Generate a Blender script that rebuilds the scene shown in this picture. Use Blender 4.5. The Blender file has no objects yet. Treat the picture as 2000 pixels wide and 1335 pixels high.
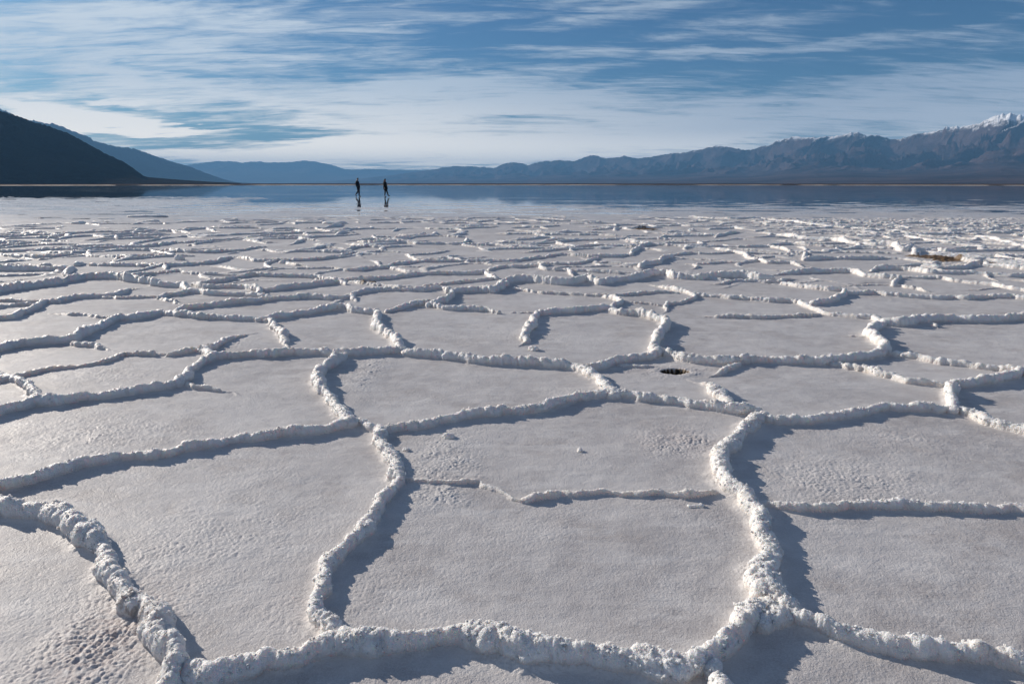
import bpy, bmesh, math, random
import numpy as np
from mathutils import Vector, Matrix

QUALITY = 1.0            # mesh density of the salt crust
RNG = np.random.default_rng(7)
random.seed(7)
R = math.radians
scene = bpy.context.scene
col = scene.collection

# ------------------------------------------------------------------ survey helpers
# The photo's camera stands about 1.2 m above the salt; its rays turn traced points into places on the ground.
CAM_H, FPX = 1.2, 1333.0
PITCH = math.atan((667.5 - 358.0) / FPX)
SUN_AZ, SUN_EL = R(-52.0), R(20.0)
SUN_DIR = Vector((math.sin(SUN_AZ) * math.cos(SUN_EL), math.cos(SUN_AZ) * math.cos(SUN_EL), math.sin(SUN_EL)))


def ray(px, py):
    cx, cy = (px - 1000.0) / FPX, (667.5 - py) / FPX
    s, c = math.sin(PITCH), math.cos(PITCH)
    return Vector((cx, c + cy * s, -s + cy * c))


def ground(px, py, z=0.0):
    d = ray(px, py)
    t = (z - CAM_H) / d.z
    return (d.x * t, d.y * t)


def az_el(px, py):
    d = ray(px, py).normalized()
    return math.atan2(d.x, d.y), math.asin(d.z)


# ------------------------------------------------------------------ numpy noise
_P = RNG.permutation(4096)
_P2 = np.concatenate([_P, _P])
_GA = RNG.random(4096) * 2 * np.pi
_GX, _GY = np.cos(_GA), np.sin(_GA)
_J = RNG.random((4096, 3))


def _h2(i, j, seed):
    return _P2[(_P2[(i + seed * 57) & 4095] + j) & 4095]


def perlin(x, y, seed=0):
    xi, yi = np.floor(x).astype(np.int64), np.floor(y).astype(np.int64)
    fx, fy = x - xi, y - yi
    u, v = fx * fx * fx * (fx * (fx * 6 - 15) + 10), fy * fy * fy * (fy * (fy * 6 - 15) + 10)

    def g(a, b):
        h = _h2(xi + a, yi + b, seed)
        return _GX[h] * (fx - a) + _GY[h] * (fy - b)
    n0 = g(0, 0) * (1 - u) + g(1, 0) * u
    n1 = g(0, 1) * (1 - u) + g(1, 1) * u
    return (n0 * (1 - v) + n1 * v) * 1.5


def fbm(x, y, octaves=4, seed=0, gain=0.5):
    s, a, f = 0.0, 1.0, 1.0
    for k in range(octaves):
        s = s + a * perlin(x * f + 13.7 * k, y * f - 7.3 * k, seed + k)
        a *= gain
        f *= 2.03
    return s


def ridged(x, y, octaves=5, seed=0, gain=0.55):
    s, a, f, w = 0.0, 1.0, 1.0, 1.0
    for k in range(octaves):
        n = 1 - np.abs(perlin(x * f + 5.1 * k, y * f + 9.2 * k, seed + k)) * 1.6
        n = np.clip(n, 0, 1) ** 2
        s = s + a * n * w
        w = np.clip(n * 1.5, 0, 1)
        a *= gain
        f *= 2.1
    return s / 2.0


def worley2(x, y, seed=0):
    """F1, F2 of jittered cells"""
    xi, yi = np.floor(x).astype(np.int64), np.floor(y).astype(np.int64)
    f1 = np.full(x.shape, 9.0)
    f2 = np.full(x.shape, 9.0)
    for a in (-1, 0, 1):
        for b in (-1, 0, 1):
            h = _h2(xi + a, yi + b, seed)
            d = np.hypot(xi + a + _J[h, 0] - x, yi + b + _J[h, 1] - y)
            f2 = np.minimum(f2, np.maximum(f1, d))
            f1 = np.minimum(f1, d)
    return f1, f2


def worley3(x, y, z, seed=0):
    """height of the ball-like lump that covers a point: 0 in the cracks, up to 1 on top"""
    xi, yi, zi = (np.floor(q).astype(np.int64) for q in (x, y, z))
    f1 = np.full(x.shape, 9.0)
    for a in (-1, 0, 1):
        for b in (-1, 0, 1):
            for c in (-1, 0, 1):
                h = _P2[(_h2(xi + a, yi + b, seed) + zi + c) & 4095]
                d = (xi + a + _J[h, 0] - x) ** 2 + (yi + b + _J[h, 1] - y) ** 2 + (zi + c + _J[h, 2] - z) ** 2
                f1 = np.minimum(f1, d)
    return np.clip(1 - f1, 0, 1)


def sstep(a, b, x):
    t = np.clip((x - a) / (b - a), 0, 1)
    return t * t * (3 - 2 * t)


# ------------------------------------------------------------------ object helpers
def tag(o, label=None, cat=None, group=None, kind=None):
    for k, v in (('label', label), ('category', cat), ('group', group), ('kind', kind)):
        if v:
            o[k] = v
    return o


def link(o, parent=None):
    col.objects.link(o)
    if parent:
        o.parent = parent
    return o


def mesh_np(name, verts, faces, mat, attrs=None, parent=None, smooth=True):
    """verts (n,3), faces (m,k) with one k -> linked object"""
    me = bpy.data.meshes.new(name)
    n, (m, k) = len(verts), faces.shape
    me.vertices.add(n)
    me.vertices.foreach_set('co', np.ascontiguousarray(verts, dtype=np.float32).ravel())
    me.loops.add(m * k)
    me.loops.foreach_set('vertex_index', np.ascontiguousarray(faces, dtype=np.int32).ravel())
    me.polygons.add(m)
    me.polygons.foreach_set('loop_start', np.arange(m, dtype=np.int32) * k)
    me.polygons.foreach_set('use_smooth', np.full(m, smooth, dtype=bool))
    me.update(calc_edges=True)
    for a, val in (attrs or {}).items():
        at = me.attributes.new(a, 'FLOAT', 'POINT')
        at.data.foreach_set('value', np.ascontiguousarray(val, dtype=np.float32))
    me.materials.append(mat)
    return link(bpy.data.objects.new(name, me), parent)


def mesh_bm(name, bm, mat, parent=None, smooth=True):
    me = bpy.data.meshes.new(name)
    bm.to_mesh(me)
    bm.free()
    for p in me.polygons:
        p.use_smooth = smooth
    me.materials.append(mat)
    return link(bpy.data.objects.new(name, me), parent)


def grid_faces(nr, nc):
    i = np.arange(nr * nc).reshape(nr, nc)
    return np.stack([i[:-1, :-1], i[:-1, 1:], i[1:, 1:], i[1:, :-1]], -1).reshape(-1, 4)


# ------------------------------------------------------------------ material helper
class NT:
    def __init__(self, tree):
        self.t = tree

    def n(self, kind, **kw):
        nd = self.t.nodes.new(kind)
        for k, v in kw.items():
            setattr(nd, k, v)
        return nd

    def ln(self, a, b):
        self.t.links.new(a, b)

    def setin(self, sock, v):
        if isinstance(v, bpy.types.NodeSocket):
            self.ln(v, sock)
        else:
            sock.default_value = v

    def math(self, op, a, b=None, c=None, clamp=False):
        nd = self.n('ShaderNodeMath', operation=op)
        nd.use_clamp = clamp
        for i, v in enumerate((a, b, c)):
            if v is not None:
                self.setin(nd.inputs[i], v)
        return nd.outputs[0]

    def vmath(self, op, a, b=None):
        nd = self.n('ShaderNodeVectorMath', operation=op)
        for i, v in enumerate((a, b)):
            if v is not None:
                self.setin(nd.inputs[i], v)
        return nd.outputs['Value'] if op in ('DOT_PRODUCT', 'LENGTH') else nd.outputs[0]

    def noise(self, vec, scale, detail=4.0, rough=0.55, dist=0.0):
        nd = self.n('ShaderNodeTexNoise')
        if vec is not None:
            self.ln(vec, nd.inputs['Vector'])
        nd.inputs['Scale'].default_value = scale
        nd.inputs['Detail'].default_value = detail
        nd.inputs['Roughness'].default_value = rough
        nd.inputs['Distortion'].default_value = dist
        return nd.outputs['Fac']

    def voronoi(self, vec, scale, feature='F1'):
        nd = self.n('ShaderNodeTexVoronoi', feature=feature)
        self.ln(vec, nd.inputs['Vector'])
        nd.inputs['Scale'].default_value = scale
        return nd.outputs['Distance']

    def remap(self, v, a, b, c=0.0, d=1.0, smooth=True):
        nd = self.n('ShaderNodeMapRange', interpolation_type='SMOOTHSTEP' if smooth else 'LINEAR')
        self.ln(v, nd.inputs[0])
        for i, q in enumerate((a, b, c, d)):
            self.setin(nd.inputs[i + 1], q)
        return nd.outputs[0]

    def mix(self, f, a, b, blend='MIX'):
        nd = self.n('ShaderNodeMix', data_type='RGBA', blend_type=blend)
        self.setin(nd.inputs[0], f)
        for i, v in ((6, a), (7, b)):
            if isinstance(v, (tuple, list)) and len(v) == 3:
                v = (*v, 1.0)
            self.setin(nd.inputs[i], v)
        return nd.outputs[2]

    def attr(self, name):
        return self.n('ShaderNodeAttribute', attribute_name=name).outputs['Fac']

    def pos(self):
        return self.n('ShaderNodeNewGeometry').outputs['Position']

    def mapped(self, vec, scale=(1, 1, 1), rot=(0, 0, 0), loc=(0, 0, 0), vt='POINT'):
        nd = self.n('ShaderNodeMapping', vector_type=vt)
        self.ln(vec, nd.inputs['Vector'])
        nd.inputs['Scale'].default_value = scale
        nd.inputs['Rotation'].default_value = rot
        nd.inputs['Location'].default_value = loc
        return nd.outputs[0]

    def bump(self, height, strength, distance, normal=None):
        nd = self.n('ShaderNodeBump')
        self.setin(nd.inputs['Strength'], strength)
        nd.inputs['Distance'].default_value = distance
        self.ln(height, nd.inputs['Height'])
        if normal is not None:
            self.ln(normal, nd.inputs['Normal'])
        return nd.outputs[0]


def new_mat(name):
    m = bpy.data.materials.new(name)
    m.use_nodes = True
    t = NT(m.node_tree)
    b = m.node_tree.nodes['Principled BSDF']
    return m, t, b


def plain_mat(name, c, rough=0.8, var=0.25, scale=20.0):
    m, t, b = new_mat(name)
    n = t.noise(t.pos(), scale, 4)
    t.ln(t.mix(n, tuple(q * (1 - var) for q in c), tuple(q * (1 + var) for q in c)), b.inputs['Base Color'])
    b.inputs['Roughness'].default_value = rough
    return m

# ------------------------------------------------------------------ the salt ridges, surveyed from the photo
# height cm : half width cm : x,y of points along the crest
RIDGES = """
9:5:0,975 60,985 100,995 150,1022 185,1050 205,1090 235,1130 275,1165 300,1185 312,1230 318,1270 330,1300 300,1350 270,1400
6.8:5.4:330,1302 390,1312 440,1304 500,1292 560,1272 640,1247 700,1243 780,1243 860,1240 940,1240 1000,1250 1050,1264 1090,1274 1110,1270 1160,1268 1200,1282 1260,1292 1320,1292 1370,1277 1400,1257 1440,1220 1480,1190 1520,1175
7:5.5:1370,1277 1390,1300 1410,1335 1425,1380
6:4.5:1530,1190 1560,1200 1600,1212 1650,1226 1700,1244 1740,1260 1800,1264 1860,1266 1920,1272 1960,1282 2000,1292 2080,1315
7:5.8:1525,1185 1500,1150 1483,1110 1490,1060 1480,1020 1465,985 1450,960 1420,950 1405,925 1405,890 1425,865 1450,840 1470,820 1490,808
9:7.5:1500,1195 1535,1190
6.5:4:1470,808 1520,815 1580,815 1640,808 1700,795 1760,790 1820,793 1865,792
5.5:4:1865,792 1900,805 1940,820 1990,832 2060,850
8:4:1865,792 1860,770 1858,750
6.5:4:1858,750 1900,745 1950,737 1995,727
5:4:1995,727 1950,718 1900,712 1850,705 1790,697 1735,684
5:3.5:1858,750 1800,745 1740,733 1690,720 1640,710 1630,708
4:3:1480,978 1520,985 1570,990 1640,987 1700,980 1760,985 1820,987 1880,985 1940,985 2000,990 2080,995
2.2:2.2:785,935 830,938 870,940 915,937 940,945 975,960 1000,970 1020,975
2.8:2.5:1020,975 1050,970 1100,965 1170,962 1230,962 1290,965 1340,967 1390,960
5.8:4.3:740,830 752,850 765,880 775,910 770,940 750,975 735,1005 710,1035 680,1060 655,1075 642,1105 630,1140 622,1170 628,1200 645,1230
6:4:-60,955 0,945 60,928 120,910 180,895 250,885 310,882 370,868 440,853 500,845 570,838 640,830 690,818 740,830
6:4.5:740,830 800,828 860,818 920,806 980,800 1040,795 1100,780 1160,770 1200,765 1240,772 1300,778 1360,785 1410,795 1450,800 1490,805
8:5:1130,715 1150,725 1170,735 1190,752 1200,765
9:5:690,815 670,790 650,770 625,755 615,735 630,715 660,695 670,688
6.5:4:-60,812 0,800 60,785 120,780 190,772 250,765 310,755 345,748
6.5:4:345,748 370,725 395,705 420,695 460,692 530,688 600,682 670,686 730,682 790,680
3:3:345,748 390,757 430,763 475,770
8:4.5:790,680 830,685 870,690 920,695 960,700 1010,702 1060,705 1110,710 1130,715
7:4:1130,715 1170,710 1210,700 1250,692 1290,685 1320,690 1360,700 1420,702 1480,700 1540,702 1600,703 1650,698 1700,690 1730,680
9:5:1725,685 1730,672 1712,660 1697,642 1722,630
10:5:1725,625 1760,627 1800,620 1840,617 1900,618 1960,618 2010,612 2080,608
5:6:1722,630 1710,617 1675,615 1640,612 1615,610 1600,605
5.5:4:1600,605 1562,588 1530,585 1500,585 1462,581 1425,579 1390,575 1362,572
4:3:1600,612 1570,614 1530,616 1500,617 1470,617 1420,616 1380,616 1350,616
4:3:1362,572 1350,582 1325,590 1302,591 1304,600 1295,610
6:5:1355,572 1312,562 1280,555 1262,550
9:5:1285,685 1282,665 1292,647 1300,635 1295,622 1275,615 1250,610 1220,607 1197,602
7.5:4:1197,600 1160,600 1125,604 1082,607 1050,610
8:4:1050,610 1042,625 1030,637 1027,650 1030,660 1015,667
2:2:1000,609 1050,610
8:5:790,680 775,672 770,652 752,640 735,632 737,617 740,607
6:4:755,605 787,597 812,592 837,592 862,597 900,600 937,601 975,607
8:4:837,592 860,585 877,577 881,567 875,562
11:5:875,563 900,562 937,560 962,562 975,557 990,547
4:3:1000,560 1025,565 1062,570 1100,572 1150,576 1182,576 1220,574 1250,571 1287,569 1322,570
6:4:1182,576 1200,582 1217,587 1200,595 1197,600
3:3:1220,590 1250,591 1292,594
12:6:980,548 1000,543 1030,542 1080,547 1110,548 1150,542 1170,548 1200,543 1240,538 1270,530 1300,528 1320,535 1350,537 1370,538 1400,535 1440,533 1480,537 1510,537
9:5:1500,532 1537,530 1587,527 1625,526 1655,526 1680,530 1690,535 1712,537 1737,539 1760,540
8:5:1690,527 1712,522 1750,522 1787,525 1800,527 1825,530 1875,531 1920,532 1962,535 2000,536 2060,538
7:5:1787,522 1825,521 1875,520 1910,512 1930,515 1950,517 2000,522 2060,526
4:4:1362,540 1387,544 1425,546 1450,547
5:4:1370,552 1412,551 1437,547 1462,546 1500,549
7:4:1500,547 1525,547 1540,542 1562,540
8:4:1527,549 1562,555 1600,560 1620,562 1640,562 1650,567 1635,577 1617,585 1587,589
6:4:1650,570 1687,570 1712,569 1737,572 1775,574 1825,577 1862,576 1890,579 1925,576 1975,577 2000,580 2060,582
3:2.5:1612,557 1637,556 1687,555 1735,555
6:4:1760,540 1750,547 1742,555
4:4:1750,556 1787,561 1812,566 1837,570
5:5:1762,540 1800,541 1837,542 1862,547 1900,551 1937,554 1962,560 2000,565 2050,572
4:3:1920,535 1937,542 1957,550
2:2.5:1862,567 1900,565 1950,562
7.5:5:-60,690 0,677 25,670 62,665 100,661 130,660 155,652 180,640 205,630 232,617 262,616 295,610 312,606
7:4:312,606 335,609 362,612 387,615 425,616 462,617 500,618
7.5:4.5:500,620 525,617 562,612 600,607 637,601 670,597 685,600 707,605 732,607
7:4:335,607 362,600 400,595 437,591 475,587 500,586 537,581 575,579 600,577 637,580 675,579 690,575
6:5:690,573 712,567 750,564 787,564 825,564 850,560 875,562
6:5:680,575 697,585
4:6:640,592 662,586
7:4:520,621 532,622 537,632 550,645 557,660 570,672
4:4:140,669 175,672 200,677 225,682
3.5:2.5:37,734 80,725 122,718 160,714 196,708 238,692 290,691 329,690
5:3:329,690 402,680 420,677 448,662 469,652 497,645
5:5:402,680 420,695
5:4:-40,725 0,731 28,736 52,750 70,760 77,775
7:4:-60,625 0,617 25,615 35,610 62,600 77,590 87,585 112,584 150,577 187,575 225,572 240,567 257,561 287,557
4:3:200,579 237,580 275,579 310,577
4:4:82,609 112,610 150,611 175,614 200,616 225,617
4:4:-40,585 0,585 32,585 70,587
5:6:0,597 20,594 50,592
8:4:310,579 325,572 350,571 375,566 400,570 437,572 475,572 500,574 525,577
4:4:312,584 337,587 360,592
12:5:-70,573 0,562 50,555 87,550 125,545 162,537 187,536 217,535 250,540 287,544 312,549 350,551
9:5:360,550 362,560 382,565
8:4:375,551 400,556 437,556 470,557 500,561 507,565 500,574
7:4:380,552 400,547 437,544 475,536 500,533 537,535 582,535 612,537 650,542 675,545
8:4:507,564 550,560 587,556 625,551 662,547 675,550
4:7:685,548 715,552 750,556 800,560
7:4:680,542 712,542 750,540 787,536 825,532 875,531 925,531 947,527
8:5:947,527 955,535 970,540
5:3:970,541 925,547 875,552 825,557
6:4:955,525 975,520 1000,520 1025,519 1052,517
10:5:-60,522 0,522 37,522 75,522 107,522 125,519
6:5:57,516 87,514 112,514
10:6:140,520 130,530 140,537
9:5:147,514 170,510
7:4:175,514 200,515 237,516 275,517 300,516 325,517 350,516 387,514 412,511 437,505 462,497
6:4:215,507 230,501 250,500 287,497 325,496 375,495
6:4:250,537 300,532 350,527 375,531 412,532 462,535
6:7:320,517 322,523
6:4:467,500 500,507 545,506 575,506 625,504 662,499 695,489
5:4:552,509 575,515 600,517 625,520
6:4:625,527 662,524 700,525 725,521 760,520 767,514 787,514 820,509 850,509 900,508 950,509 1000,509 1025,505 1062,500 1087,496 1112,496 1150,499 1200,499 1232,496
5:4:760,521 787,527 820,531
3:3:512,530 537,525 562,522
5:4:792,496 807,502 820,507
4:4:800,496 837,494 862,490 890,486
6:4:675,486 700,481 730,479 750,480 800,479
8:5:697,467 712,471 750,472 795,472 812,474 837,474 870,474 905,474 912,467 925,464
6:5:912,475 937,476 985,477
5:5:695,466 715,464 737,461 762,461
6:5:775,461 812,460 832,455 845,457
9:8:650,459 670,452 687,449
9:8:620,445 655,440 675,435
5:5:500,464 537,461 587,461 607,460 635,459
6:5:600,465 582,472 562,477
4:4:500,472 550,472
4:4:500,482 525,481
4:4:595,480 650,482 675,485
6:5:-60,460 0,459 50,457 100,457 112,459 137,455 187,452 237,452
6:5:82,467 112,459
6:5:257,452 300,450 350,451 380,456
5:5:-50,477 0,474 37,471 62,471
5:4:7,479 62,472 100,474 112,475
5:5:120,470 162,469 200,466 250,465 300,462 375,460
7:5:-60,493 7,490 75,487 125,484 150,485 165,485 187,482 237,481 270,480
7:5:272,480 312,477 345,471
6:5:347,472 387,471 415,469 450,466 500,464
7:5:-50,495 0,496 37,499 67,500 100,499 137,496 200,496
7:5:140,494 162,486
4:5:65,506 100,505
6:4:292,492 320,487 350,489 400,491 437,489 475,486 500,482
6:4:1050,512 1067,515 1055,520 1067,524 1112,525
5:4:1070,514 1112,514 1140,511 1170,502
6:4:1110,525 1117,532 1122,537
6:4:1117,526 1150,527 1187,529 1210,531 1217,529 1250,529
4:4:1162,512 1187,511 1225,514 1245,515
9:5:1250,520 1262,512 1287,510 1295,502 1315,497
5:4:1315,497 1350,494 1387,495 1430,491
2:3:1265,522 1300,524
2:3:1310,512 1337,512
4:4:1345,514 1357,515 1360,520 1345,525
4:4:1360,514 1412,511 1450,510 1485,506
6:5:1390,480 1410,486 1435,490 1450,494 1462,502 1485,506 1500,511 1545,511 1557,514 1577,521
4:4:1435,490 1462,494 1500,494 1557,496
6:5:1557,479 1575,487 1572,497 1570,505
7:5:1570,505 1612,502 1675,502 1737,501 1770,501
4:4:1575,487 1612,492
11:9:1500,454 1532,457 1575,462 1625,465 1675,472 1712,475 1750,477 1762,485 1782,482 1787,492
8:6:1857,500 1887,507 1912,510
5:5:1552,472 1587,475 1650,474
4:5:1500,467 1550,471
3:4:1595,484 1662,484 1737,485
4:4:1625,492 1675,492 1762,494
7:7:1765,459 1800,465 1837,469 1862,472
6:5:1752,474 1825,472 1875,474 1912,472 1962,475
7:8:1892,457 1925,462 1962,470 2000,479 2050,488
6:5:1792,486 1837,487 1850,489 1925,487 2000,487 2060,487
6:5:1900,505 1950,504 2000,504 2060,504
3:4:1945,491 1972,494
6:6:1650,454 1687,459 1712,459 1765,460
8:8:1500,427 1550,431 1595,437 1637,439 1700,439
8:7:1315,422 1345,422 1380,424 1425,426 1475,426 1500,427
5:6:1250,439 1300,440 1322,437 1350,441 1470,440
11:10:1285,450 1315,450 1350,451
8:6:1392,462 1410,457 1440,451 1457,452
8:6:1410,467 1437,465 1475,467
7:6:1405,475 1435,480
7:7:1470,450 1500,447
7:5:1220,467 1250,471 1270,474 1250,480 1237,490 1232,496
6:5:1000,480 1037,477 1065,471 1082,466 1125,467 1175,467 1220,466
5:4:1012,480 1075,480 1112,482 1175,477 1237,480
5:4:1000,491 1050,490 1112,484
7:5:1147,472 1175,476
4:4:1282,474 1337,472 1400,472
5:4:1327,481 1362,481
3:5:1095,459 1162,457
7:6:1175,457 1202,459
4:5:1217,460 1275,459
4:5:1000,464 1042,464
6:6:1300,464 1320,465
5:3:1384,731 1415,718 1440,710
5:4.5:1352,736 1384,750 1401,767 1419,788
2.5:4:1215,712 1260,714 1300,716
3:8:897,444 950,441
3:3:543,411 565,411
3:3:800,429 820,429
3:3:835,428 880,428
2:4:170,436 187,435
2:4:72,427 85,426
2:3:160,425 235,425
2:3:1640,652 1690,655
3:3:1815,632 1835,640
"""


def parse_ridges():
    out = []
    for ln in RIDGES.strip().splitlines():
        h, w, pts = ln.split(':')
        p = [tuple(map(float, q.split(','))) for q in pts.split()]
        for k, n in ((0, 1), (-1, -2)):        # ridges that leave the surveyed area go on beyond it
            (x, y), (x2, y2) = p[k], p[n]
            if not 40 < x < 1960 or y > 1310:
                L = math.hypot(x - x2, y - y2)
                e = (x + (x - x2) / L * 150, min(y + (y - y2) / L * 150, 1440))
                p = [e] + p if k == 0 else p + [e]
        out.append((float(h) * 0.0067, float(w) * 0.0063, p))
    return out


def catmull(pts, step):
    p = np.array([2 * pts[0] - pts[1]] + list(pts) + [2 * pts[-1] - pts[-2]])
    out = []
    for i in range(1, len(p) - 2):
        n = max(2, int(np.linalg.norm(p[i + 1] - p[i]) / step))
        t = (np.arange(n) / n)[:, None]
        out.append(0.5 * (2 * p[i] + (p[i + 1] - p[i - 1]) * t + (2 * p[i - 1] - 5 * p[i] + 4 * p[i + 1] - p[i + 2]) * t ** 2
                          + (3 * p[i] - p[i - 1] - 3 * p[i + 1] + p[i + 2]) * t ** 3))
    out.append(p[-2][None])
    return np.concatenate(out)


# ------------------------------------------------------------------ the salt flat: one polar sheet, finer near the viewer's side
def build_crust(mat_flat, mat_ridge):
    q = QUALITY
    r = [np.geomspace(0.05, 1.25, int(40 * q), endpoint=False)]
    r.append(np.geomspace(1.25, 12, int(np.log(12 / 1.25) / 0.0021 * q), endpoint=False))
    r.append(np.linspace(12, 26, int(14 / 0.03 * q), endpoint=False))
    r.append(np.geomspace(26, 75, int(180 * q), endpoint=False))
    r.append(np.geomspace(75, 560, 40))
    r = np.concatenate(r)
    a0, a1 = R(41.5), R(72)
    th = np.concatenate([np.linspace(-math.pi, -a1, 46, endpoint=False), np.linspace(-a1, -a0, int(130 * q), endpoint=False),
                         np.linspace(-a0, a0, int(2 * a0 / 0.00135 * q), endpoint=False),
                         np.linspace(a0, a1, int(130 * q), endpoint=False), np.linspace(a1, math.pi, 47)])
    nr, nc = len(r), len(th)
    RR, TT = np.meshgrid(r, th, indexing='ij')
    X, Y = RR * np.sin(TT), RR * np.cos(TT)
    # broad relief of the flat: level near the camera, sinking under the water far out; the left shore lies farther away
    zb = 0.010 * fbm(X / 1.6, Y / 1.6, 3, 3) * sstep(0.3, 2.5, RR)
    start = 25 + 24 * sstep(-14, -24, X) + 3 * sstep(2, 10, X)
    sink = sstep(start - 9, start + 34, Y)
    streak = fbm(X / 2.6, Y / 1.1, 5, 11, 0.6)
    patchy = fbm(X / 6.0, Y / 1.3, 4, 13, 0.6)
    zb = zb * (1 - sink) + 0.012 * patchy * sstep(22, 30, Y) * sstep(75, 45, Y) - 0.042 * sink + 0.019 * streak * sstep(15, 28, Y)
    # ridges
    wx = X + 0.020 * perlin(X / 0.13, Y / 0.13, 21) + 0.010 * perlin(X / 0.045, Y / 0.045, 22)
    wy = Y + 0.020 * perlin(X / 0.13, Y / 0.13, 23) + 0.010 * perlin(X / 0.045, Y / 0.045, 24)
    hr = np.zeros_like(X)      # ridge height
    near = np.full_like(X, 9.0)  # distance to the nearest ridge, in half widths
    prox = np.zeros_like(X)    # 1 on a ridge, fading within a few cm of it

    def stroke(a, b, ha, hb, wa, wb):
        pad = max(wa, wb) * 3.2 + 0.03
        x0, x1 = min(a[0], b[0]) - pad, max(a[0], b[0]) + pad
        y0, y1 = min(a[1], b[1]) - pad, max(a[1], b[1]) + pad
        if y0 < 0.3:
            return
        cs = [math.atan2(x, y) for x in (x0, x1) for y in (y0, y1)]
        c0, c1 = np.searchsorted(th, min(cs)), np.searchsorted(th, max(cs)) + 1
        rmin = math.hypot(0 if x0 < 0 < x1 else min(abs(x0), abs(x1)), y0)
        rmax = math.hypot(max(abs(x0), abs(x1)), y1)
        r0, r1 = np.searchsorted(r, rmin), np.searchsorted(r, rmax) + 1
        if r0 >= nr or c0 >= nc:
            return
        s = (slice(r0, r1), slice(c0, c1))
        px, py = wx[s] - a[0], wy[s] - a[1]
        dx, dy = b[0] - a[0], b[1] - a[1]
        L2 = dx * dx + dy * dy + 1e-12
        t = np.clip((px * dx + py * dy) / L2, 0, 1)
        d = np.hypot(px - t * dx, py - t * dy)
        h, w = ha + (hb - ha) * t, wa + (wb - wa) * t
        u = d / w
        prof = np.clip(1 - u ** 2.2, 0, 1) ** 0.75
        apron = 0.14 * np.exp(-(np.maximum(u - 0.6, 0) / 0.75) ** 2)
        hr[s] = np.maximum(hr[s], h * np.maximum(prof, apron) * (0.9 + 0.1 * (prof > 0)))
        near[s] = np.minimum(near[s], u)
        prox[s] = np.maximum(prox[s], np.clip(1.4 - u * 0.5, 0, 1) * min(1.0, h.max() / 0.05))

    rng = np.random.default_rng(3)
    lines = [(H, W, np.array([ground(px, py, 0.7 * H) for px, py in pts])) for H, W, pts in parse_ridges()]
    ends = [(pts[0][0], pts[-1][0]) for _, _, pts in parse_ridges()]
    dense = [catmull(g, 0.08) for _, _, g in lines]
    for li, (H, W, g) in enumerate(lines):
        others = np.concatenate([q for k, q in enumerate(dense) if k != li])
        free = [np.hypot(*(others - e).T).min() > 0.07 + 0.014 * e[1] and 40 < px < 1960 for e, px in ((g[0], ends[li][0]), (g[-1], ends[li][1]))]
        dist = float(np.median(np.hypot(g[:, 0], g[:, 1])))
        step = min(max(0.03, dist * 0.012), 0.25)
        p = catmull(g, step)
        n = len(p)
        s = np.concatenate([[0], np.cumsum(np.linalg.norm(np.diff(p, axis=0), axis=1))])
        o = rng.random() * 300
        jit = min(0.03, 0.018 + 0.001 * dist)
        p = p + np.stack([jit * fbm(s / 0.35 + o, s * 0 + 1.5, 3, 31), jit * fbm(s / 0.35 + o, s * 0 + 9.5, 3, 32)], 1)
        hv = H * (1 + 0.30 * fbm(s / 0.30 + o, s * 0 + 3.3, 3, 33) + 0.16 * perlin(s / 0.07 + o, s * 0 + 4.4, 34))
        wv = W * (1 + 0.42 * fbm(s / 0.20 + o, s * 0 + 6.3, 3, 35))
        for e, fr in zip((s, s[-1] - s), free):
            if fr:       # a ridge that ends in the open dies away
                tap = sstep(0, min(0.25 + 0.03 * dist, 0.6 * s[-1]), e)
                hv = hv * (0.12 + 0.88 * tap)
                wv = wv * (0.45 + 0.55 * tap)
            else:
                hv = hv * (0.7 + 0.3 * sstep(0, 0.10 + 0.01 * dist, e))
        hv = hv * (1 + 0.25 * sstep(9, 14, dist))
        if dist > 13:      # far ridges are broken into runs of rubble
            hv = hv * (0.72 + 0.36 * sstep(-0.25, 0.25, fbm(s / (0.05 * dist) + o, s * 0 + 8.8, 2, 36)))
        for i in range(n - 1):
            stroke(p[i], p[i + 1], hv[i], hv[i + 1], wv[i], wv[i + 1])
    # the same kind of polygons go on outside the surveyed part, and as thin broken ridges far out
    f1, f2 = worley2(wx / 1.25 + 0.25 * perlin(X, Y, 41), wy / 1.25 + 0.25 * perlin(X, Y, 42), 43)
    e = (f2 - f1) * 1.25 * 0.5
    out = sstep(R(43), R(44.5), np.abs(TT)) * sstep(0.9, 1.3, RR) * sstep(34, 22, RR) * (np.abs(TT) < R(120))
    back = sstep(7, 11, RR) * sstep(30, 20, RR) * sstep(-0.45, 0.25, fbm(X / 2.1, Y / 2.1, 2, 45))
    hh = 0.06 * out * (1 + 0.4 * fbm(X / 0.3, Y / 0.3, 2, 46))
    hh = np.maximum(hh, (0.017 + 0.022 * sstep(9, 15, RR)) * back * (1 + 0.6 * fbm(X / 0.4, Y / 0.4, 2, 47)))
    u = e / 0.04
    hp = hh * np.clip(1 - u ** 2.2, 0, 1) ** 0.75
    hr = np.maximum(hr, hp)
    near = np.where(hh > 0.008, np.minimum(near, u), near)
    # loose rubble in the wet zone at the right
    rub = sstep(4.5, 10, X) * sstep(13.5, 17, Y) * sstep(27, 21, Y)
    lump = np.clip(fbm(X / 0.9, Y / 0.35, 5, 51, 0.62) - 0.42, 0, 1) * 0.14
    hr = np.maximum(hr, rub * np.clip(lump, 0, 0.05))
    near = np.where(rub * lump > 0.012, np.minimum(near, 0.6), near)

    knob = np.clip(1 - worley2(wx / 0.055, wy / 0.055, 55)[0] * 1.15, 0, 1)
    crumb = fbm(X / 0.05, Y / 0.05, 3, 56, 0.7)
    hr = hr * (0.84 + 0.24 * knob + 0.16 * crumb * sstep(1.5, 6, RR))
    on = sstep(0.004, 0.024, hr)
    Z = zb + hr
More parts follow.
